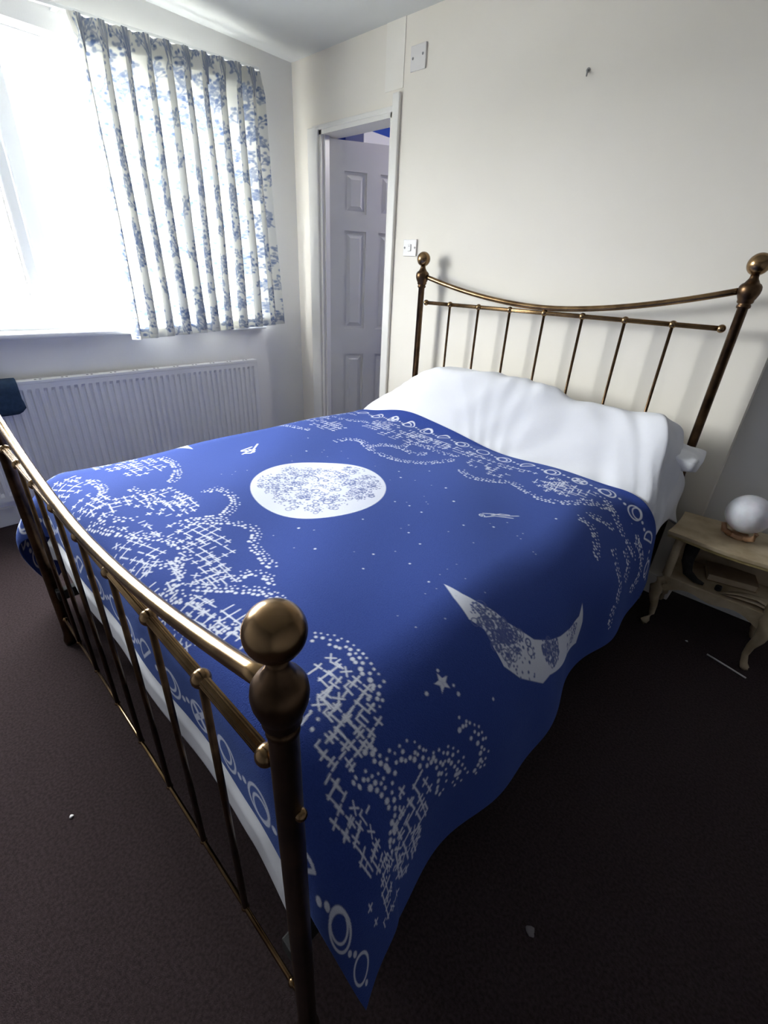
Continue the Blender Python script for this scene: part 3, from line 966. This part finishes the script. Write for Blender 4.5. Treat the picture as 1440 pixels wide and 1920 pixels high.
    for px, py, rr in [(615, 940, .017), (592, 920, .014), (633, 918, .012), (575, 900, .045), (655, 905, .02)]:
        q = uv(px, py)
        if rr > 0.04:
            a = [(q[0] + rr * math.cos(t), q[1] + rr * math.sin(t)) for t in np.linspace(0.5, 4.0, 18)]
            c.line(a, 0.005, 0.15)
        else: c.ring(q[0], q[1], rr, 0.004, 0.12)
    out = uvs([(833, 1095), (850, 1120), (880, 1160), (908, 1180), (925, 1215), (945, 1250), (975, 1272), (1018, 1282), (1030, 1265), (1060, 1235), (1080, 1205), (1092, 1165), (1092, 1132),
               (1085, 1155), (1070, 1178), (1050, 1193), (1030, 1200), (1000, 1198), (975, 1182), (950, 1165), (925, 1145), (895, 1130), (865, 1112)])
    tl = uv(362, 842)
    su = float(tl[0] - (2 * mc[0] - out[0][0])); sv = float(tl[1] - out[0][1])
    for mirror in (0, 1):
        pl = [(2 * mc[0] - a + su, b + sv) for a, b in out] if mirror else out
        c.poly(pl)
        pa = np.array(pl)
        def inside(p, pa=pa):
            w = False
            n = len(pa)
            for i in range(n):
                a, b = pa[i]; d_, e_ = pa[(i + 1) % n]
                if (b > p[1]) != (e_ > p[1]) and p[0] < (d_ - a) * (p[1] - b) / (e_ - b) + a: w = not w
            return w
        for px, py, n, rr in [(925, 1160, 150, .06), (950, 1190, 130, .06), (1035, 1215, 190, .045), (975, 1235, 60, .07), (1070, 1190, 60, .05), (930, 1185, 60, .04)]:
            q = uv(px, py).copy()
            if mirror: q = np.array([2 * mc[0] - q[0] + su, q[1] + sv])
            crater_noise(q[0], q[1], n, rr, inside=inside)
        for px, py, rr in [(958, 1193, .016), (958, 1193, .006), (945, 1168, .010), (932, 1195, .014), (990, 1205, .009)]:
            q = uv(px, py).copy()
            if mirror: q = np.array([2 * mc[0] - q[0] + su, q[1] + sv])
            c.ring(q[0], q[1], rr, 0.0042, 0.08)
    # --- star, comets, specks
    q = uv(827, 1279)
    for k in range(5):
        a = 2 * PI * k / 5 + 0.5
        tip = (q[0] + 0.021 * math.cos(a), q[1] + 0.021 * math.sin(a))
        l_ = (q[0] + 0.009 * math.cos(a + 0.63), q[1] + 0.009 * math.sin(a + 0.63)); r_ = (q[0] + 0.009 * math.cos(a - 0.63), q[1] + 0.009 * math.sin(a - 0.63))
        c.poly([tip, l_, tuple(q), r_])
    q = uv(902, 966)
    c.line([(q[0] + 0.012 * (1 - 0.06 * k) * math.cos(0.55 * k), q[1] + 0.012 * (1 - 0.06 * k) * math.sin(0.55 * k)) for k in range(15)], 0.0035)
    for l in ([(905, 962), (925, 963), (945, 967), (972, 968)], [(910, 969), (928, 968), (948, 971), (962, 972)], [(922, 966), (938, 963), (955, 967)]):
        c.line(uvs(l), 0.004)
    for l in ([(455, 852), (465, 846), (475, 843), (483, 833)], [(460, 850), (470, 850), (478, 843)], [(453, 845), (462, 842), (472, 838)]):
        c.line(uvs(l), 0.008)
    q = uv(466, 846)
    for k in range(10):
        c.disc(q[0] + r.normal(0, 0.018), q[1] + r.normal(0, 0.012), 0.006)
    for px, py in [(680, 974), (766, 999), (788, 1020), (680, 1066), (803, 1090), (590, 1030), (925, 988), (870, 985), (740, 940), (767, 948), (574, 846), (577, 821), (820, 1258), (850, 1285), (923, 1310), (800, 1302), (858, 1300), (748, 884), (805, 883), (768, 1056), (836, 915), (752, 895), (1042, 973), (700, 1040), (560, 990), (790, 960), (850, 940)]:
        q = uv(px, py); c.disc(q[0], q[1], r.uniform(0.0028, 0.0045))
    for _ in range(60):
        c.disc(r.uniform(-0.5, 0.6), r.uniform(-1.55, -0.9), r.uniform(0.0012, 0.0022), 0.7)
blanket_print()
U, V = np.meshgrid(cv.us, cv.vs, indexing='ij')
blanket = grid_obj('blanket', bed_surface(U, V, 0.006), 'blanket', None, cv.m)
md = blanket.modifiers.new('thick', 'SOLIDIFY'); md.thickness = 0.005; md.offset = -1
tag(blanket, 'royal blue woven blanket with white moons, stars and moon-phase border on the bed', 'blanket')

# ------------------------------------------------------------------ pillow whose corner pokes out
def pillow():
    n = 40
    a = np.linspace(-1, 1, n)
    A_, B_ = np.meshgrid(a, a, indexing='ij')
    w, h, t = 0.36, 0.085, 0.045
    pin = 1 - 0.03 * (1 - np.abs(A_) ** 2) * np.abs(B_) ** 6
    A_, B_ = A_ * np.sqrt(1 - 0.16 * B_ ** 2), B_ * np.sqrt(1 - 0.16 * A_ ** 2)
    px_ = w * A_ * (1 - 0.05 * (1 - B_ ** 2) * np.abs(A_) ** 6); py_ = h * B_ * pin
    th = t * ((1 - A_ ** 4).clip(0) * (1 - B_ ** 4).clip(0)) ** 0.5 + 0.003
    th = th + 0.003 * np.sin(14 * A_ + 9 * B_)
    bm = bmesh.new()
    top = [[bm.verts.new((px_[i, j], py_[i, j], th[i, j])) for j in range(n)] for i in range(n)]
    bot = [[bm.verts.new((px_[i, j], py_[i, j], -th[i, j])) for j in range(n)] for i in range(n)]
    for i in range(n - 1):
        for j in range(n - 1):
            bm.faces.new((top[i][j], top[i + 1][j], top[i + 1][j + 1], top[i][j + 1]))
            bm.faces.new((bot[i][j], bot[i][j + 1], bot[i + 1][j + 1], bot[i + 1][j]))
    edge = [(i, 0) for i in range(n)] + [(n - 1, j) for j in range(1, n)] + [(i, n - 1) for i in range(n - 2, -1, -1)] + [(0, j) for j in range(n - 2, 0, -1)]
    for k in range(len(edge)):
        i, j = edge[k]; i2, j2 = edge[(k + 1) % len(edge)]
        bm.faces.new((top[i][j], bot[i][j], bot[i2][j2], top[i2][j2]))
    o = done('pillow', bm, 'pillow', smooth=True)
    o.location = (0.478, -0.108, 0.745)
    o.rotation_euler = (math.radians(6), math.radians(-1), 0.0)
    tag(o, 'white pillow under the duvet with one corner poking out by the bedside table', 'pillow')
pillow()

# ------------------------------------------------------------------ bedside table
def bedside():
    x0, x1, y0, y1, zt = 0.835, 1.225, -0.185, 0.075, 0.478
    t = thing('bedside_table', 'small cream painted bedside table with cabriole legs and an open shelf', 'table', ((x0 + x1) / 2, (y0 + y1) / 2, 0))
    off = Vector((-(x0 + x1) / 2, -(y0 + y1) / 2, 0))
    def put(o):
        o.location = off; return o
    # serpentine top
    def outline(gx, n=22):
        pts = []
        a, b, c, d = x0 - 0.028 - gx, x1 + 0.028 + gx, y0 - 0.03 - gx, y1 + 0.012
        for i in range(n + 1):
            f_ = i / n
            pts.append((a + (b - a) * f_, c + 0.010 * math.sin(f_ * 2 * PI * 1.0 + PI / 2) - 0.008))
        for i in range(1, 9):
            f_ = i / 8; pts.append((b - 0.008 * math.sin(f_ * PI), c + (d - c) * f_))
        for i in range(1, 9):
            f_ = i / 8; pts.append((a + 0.008 * math.sin(f_ * PI), d + (c - d) * f_) if f_ < 1 else (a, c + 0.001))
        return pts[:-1]
    def slab(gx, za, zb):
        bm = bmesh.new()
        p = outline(gx)
        lo = [bm.verts.new((q[0], q[1], za)) for q in p]; hi = [bm.verts.new((q[0], q[1], zb)) for q in p]
        bm.faces.new(lo); bm.faces.new(hi)
        for i in range(len(p)):
            j = (i + 1) % len(p)
            bm.faces.new((lo[i], lo[j], hi[j], hi[i]))
        return bm
    tp = put(done('table_top', slab(0.0, zt - 0.014, zt), 'cream', t))
    e = done('edge_moulding', slab(-0.004, zt - 0.026, zt - 0.014), 'gilt', tp)
    # carcass: corner posts, back, sides, shelf, apron
    zs = 0.265
    for xx in (x0, x1):
        for yy in (y0, y1):
            sx = 1 if xx == x0 else -1; sy = 1 if yy == y0 else -1
            fx_, fy_ = (-sx, -sy)
            # post and cabriole leg in one sweep
            pts = [(0.018 * sx, 0.018 * sy, zt - 0.026), (0.018 * sx, 0.018 * sy, zs), (0.012 * sx, 0.012 * sy, zs - 0.03), (0.002 * sx, 0.002 * sy, 0.20), (0.006 * sx, 0.006 * sy, 0.15),
                   (0.017 * sx, 0.017 * sy, 0.10), (0.020 * sx, 0.020 * sy, 0.055), (0.012 * sx, 0.012 * sy, 0.022), (0.004 * sx, 0.004 * sy, 0.009), (0.002 * sx, 0.002 * sy, 0.0)]
            rad = [0.016, 0.017, 0.024, 0.026, 0.020, 0.014, 0.0115, 0.013, 0.016, 0.013]
            bm = bmesh.new()
            tube(bm, [(xx + p[0], yy + p[1], p[2]) for p in pts], rad, 14)
            put(done('leg', bm, 'cream', t, smooth=True))
    put(box_obj('back_panel', (x0 + 0.02, x1 - 0.02, y1 - 0.020, y1 - 0.010, zs, zt - 0.026), 'cream', t))
    put(box_obj('side_panel', (x0 + 0.012, x0 + 0.022, y0 + 0.03, y1 - 0.02, zs + 0.11, zt - 0.026), 'cream', t))
    put(box_obj('side_panel', (x1 - 0.022, x1 - 0.012, y0 + 0.03, y1 - 0.02, zs + 0.11, zt - 0.026), 'cream', t))
    put(box_obj('shelf', (x0 + 0.008, x1 - 0.008, y0 + 0.006, y1 - 0.006, zs - 0.012, zs), 'cream', t, 0.003))
    # scalloped apron below the shelf
    bm = bmesh.new()
    n = 26
    ring = []
    for yy in (y0 + 0.006, y0 + 0.020):
        lo, hi = [], []
        for i in range(n + 1):
            f_ = i / n
            x = x0 + 0.012 + (x1 - x0 - 0.024) * f_
            d = 0.030 + 0.030 * (abs(2 * f_ - 1) ** 2.2) + 0.010 * math.cos(f_ * 4 * PI)
            lo.append(bm.verts.new((x, yy, zs - 0.010 - d))); hi.append(bm.verts.new((x, yy, zs - 0.010)))
        ring.append((lo, hi))
    (l0, h0), (l1, h1) = ring
    for i in range(n):
        bm.faces.new((l0[i], l0[i + 1], h0[i + 1], h0[i])); bm.faces.new((l1[i], h1[i], h1[i + 1], l1[i + 1]))
        bm.faces.new((l0[i], l1[i], l1[i + 1], l0[i + 1])); bm.faces.new((h0[i], h0[i + 1], h1[i + 1], h1[i]))
    put(done('apron', bm, 'cream', t))
    put(box_obj('side_apron', (x0 + 0.006, x0 + 0.018, y0 + 0.02, y1 - 0.02, zs - 0.05, zs - 0.010), 'cream', t))
    put(box_obj('side_apron', (x1 - 0.018, x1 - 0.006, y0 + 0.02, y1 - 0.02, zs - 0.05, zs - 0.010), 'cream', t))
    # things on the shelf
    bm = bmesh.new()
    box(bm, -0.085, 0.085, -0.055, 0.055, 0, 0.028, bev=0.002)
    bk = thing('book', 'brown covered book lying on the open shelf of the bedside table', 'book', (1.055, -0.005, zs + 0.0005), 0.25)
    o = done('pages', bm, 'paper', bk)
    for z in (0.0, 0.029):
        o = box_obj('cover', (-0.089, 0.087, -0.059, 0.059, z - 0.0005 if z else 0.0, z + 0.002), 'cardboard', bk)
    # folded buff paper
    bm = bmesh.new()
    rows = []
    for k, (x, z) in enumerate([(-0.085, 0.003), (-0.03, 0.022), (0.03, 0.030), (0.075, 0.018), (0.080, 0.012), (0.03, 0.020), (-0.03, 0.013), (-0.08, 0.001)]):
        rows.append([bm.verts.new((x + 0.012 * j, -0.03 + 0.02 * j, z + 0.004 * math.sin(j + k))) for j in range(4)])
    for a, b in zip(rows[:-1], rows[1:]):
        for j in range(3):
            bm.faces.new((a[j], a[j + 1], b[j + 1], b[j]))
    o = done('folded_paper', bm, 'paper', None, (1.13, -0.135, zs + 0.001), smooth=True)
    md = o.modifiers.new('thick', 'SOLIDIFY'); md.thickness = 0.0015; md.offset = 1
    tag(o, 'crumpled buff paper leaflet at the front of the bedside shelf', 'paper')
    bm = bmesh.new(); lathe(bm, [(0, 0), (0.011, 0), (0.012, 0.003), (0.012, 0.017), (0.0105, 0.020), (0, 0.020)], seg=20)
    tag(done('bottle_cap', bm, 'black', None, (1.035, -0.135, zs + 0.0005), smooth=False), 'small black bottle cap on the bedside table shelf', 'cap')
    # dark sock drooping from the side over the shelf
    bm = bmesh.new()
    tube(bm, [(0.905, -0.02, zs + 0.175), (0.900, -0.06, zs + 0.160), (0.898, -0.10, zs + 0.12), (0.902, -0.125, zs + 0.07), (0.918, -0.140, zs + 0.03), (0.955, -0.150, zs + 0.014), (0.985, -0.150, zs + 0.010)],
         [0.024, 0.026, 0.026, 0.022, 0.018, 0.012, 0.006], 14)
    for v in bm.verts:
        v.co.z = max(v.co.z, zs + 0.0005)
    tag(done('sock', bm, 'black', smooth=True), 'black sock slumped inside the open shelf of the bedside table', 'sock')
    return zt
zt = bedside()

# moon lamp on its wooden stand
ml = thing('moon_lamp', 'round white moon lamp resting in a wooden stand on the bedside table', 'lamp', (1.022, -0.055, zt))
sh = link('globe', sphere_mesh('globe', 0.076, 'moon_lamp', 48), None, ml, (0, 0, 0.104))
bm = bmesh.new()
tube(bm, [(0, 0, 0.0), (0, 0, 0.012)], 0.0, 6) if False else None
for k in range(3):
    a = math.radians(200 + 120 * k)
    pts = [(0.008 * math.cos(a), 0.008 * math.sin(a), 0.010), (0.036 * math.cos(a), 0.036 * math.sin(a), 0.012), (0.056 * math.cos(a), 0.056 * math.sin(a), 0.024), (0.064 * math.cos(a), 0.064 * math.sin(a), 0.050)]
    b2 = bmesh.new(); tube(b2, pts, [0.011, 0.012, 0.0115, 0.009], 10)
    done('stand_arm', b2, 'oak', ml, smooth=True)
lathe(bm, [(0, 0.0), (0.030, 0.0), (0.033, 0.006), (0.030, 0.018), (0, 0.020)], seg=24)
done('stand_base', bm, 'oak', ml, smooth=False)

# ------------------------------------------------------------------ wall plates, nail, bits on the floor
def plate(name, label, x, z, w, h, screws, cat, rocker=False):
    t = thing(name, label, cat, (x, FY1, z))
    box_obj('faceplate', (-w / 2, w / 2, -0.010, 0, -h / 2, h / 2), 'plastic', t, 0.003)
    for sx, sz in screws:
        bm = bmesh.new()
        bmesh.ops.create_uvsphere(bm, u_segments=12, v_segments=8, radius=0.006)
        for v in bm.verts: v.co.y *= 0.4
        done('screw', bm, 'grey_plastic', t, (sx, -0.010, sz), smooth=True)
    if rocker:
        box_obj('rocker', (-0.012, 0.012, -0.015, -0.009, -0.018, 0.018), 'plastic', t, 0.003)
        box_obj('indicator', (-0.004, 0.004, -0.0158, -0.0145, 0.006, 0.010), 'grey_plastic', t)
plate('blank_plate', 'square off-white cover plate with screws high on the wall near the door', -0.957, 2.318, 0.098, 0.098, ((-0.034, 0.0), (0.030, 0.008)), 'wall plate')
plate('light_switch', 'small white light switch beside the door frame, left of the headboard', -0.935, 1.498, 0.098, 0.085, ((-0.038, 0.0), (0.038, 0.0)), 'switch', True)
nl = thing('picture_hook', 'small bare picture hook left high on the cream wall', 'hook', (-0.058, FY1, 2.10))
bm = bmesh.new(); tube(bm, [(0, 0, 0.012), (0, -0.008, 0.010), (0.001, -0.010, -0.004), (0.004, -0.016, -0.010), (0.006, -0.020, 0.0)], 0.0028, 8); done('hook', bm, 'grey_plastic', nl, smooth=True)
bm = bmesh.new(); lathe(bm, [(0, 0), (0.008, 0), (0.008, 0.002), (0, 0.002)], seg=14)
bmesh.ops.rotate(bm, verts=bm.verts, matrix=Matrix.Rotation(PI / 2, 3, 'X')); done('nail_head', bm, 'grey_plastic', nl, (0, 0, 0.012))

tag(tube_obj('thin_stick', [(1.096, -0.205, 0.004), (1.168, -0.224, 0.0045), (1.236, -0.243, 0.004)], 0.0035, 'white_bit', None, 8), 'thin white stick lying on the carpet by the bedside table leg', 'stick')
def bit(name, label, cat, x, y, r, mat):
    bm = bmesh.new()
    bmesh.ops.create_icosphere(bm, subdivisions=2, radius=r)
    for v in bm.verts:
        k = 1 + 0.5 * math.sin(v.co.x * 900 / (r * 900) * 5 + v.co.y / r * 3)
        v.co = Vector((v.co.x * k, v.co.y * (1.5 - k * 0.4), max(0, (v.co.z + r) * 0.45)))
    tag(done(name, bm, mat, None, (x, y, 0), smooth=True), label, cat)
bit('lint_ball', 'little grey tuft of fluff on the open brown carpet beside the bed', 'fluff', 0.996, -1.565, 0.010, 'lint')
bit('crumb', 'tiny white crumb on the carpet under the bedside table', 'crumb', 1.015, -0.175, 0.005, 'white_bit')
bit('paper_scrap', 'tiny pale scrap on the carpet beyond the footboard', 'scrap', -0.02, -2.22, 0.005, 'white_bit')
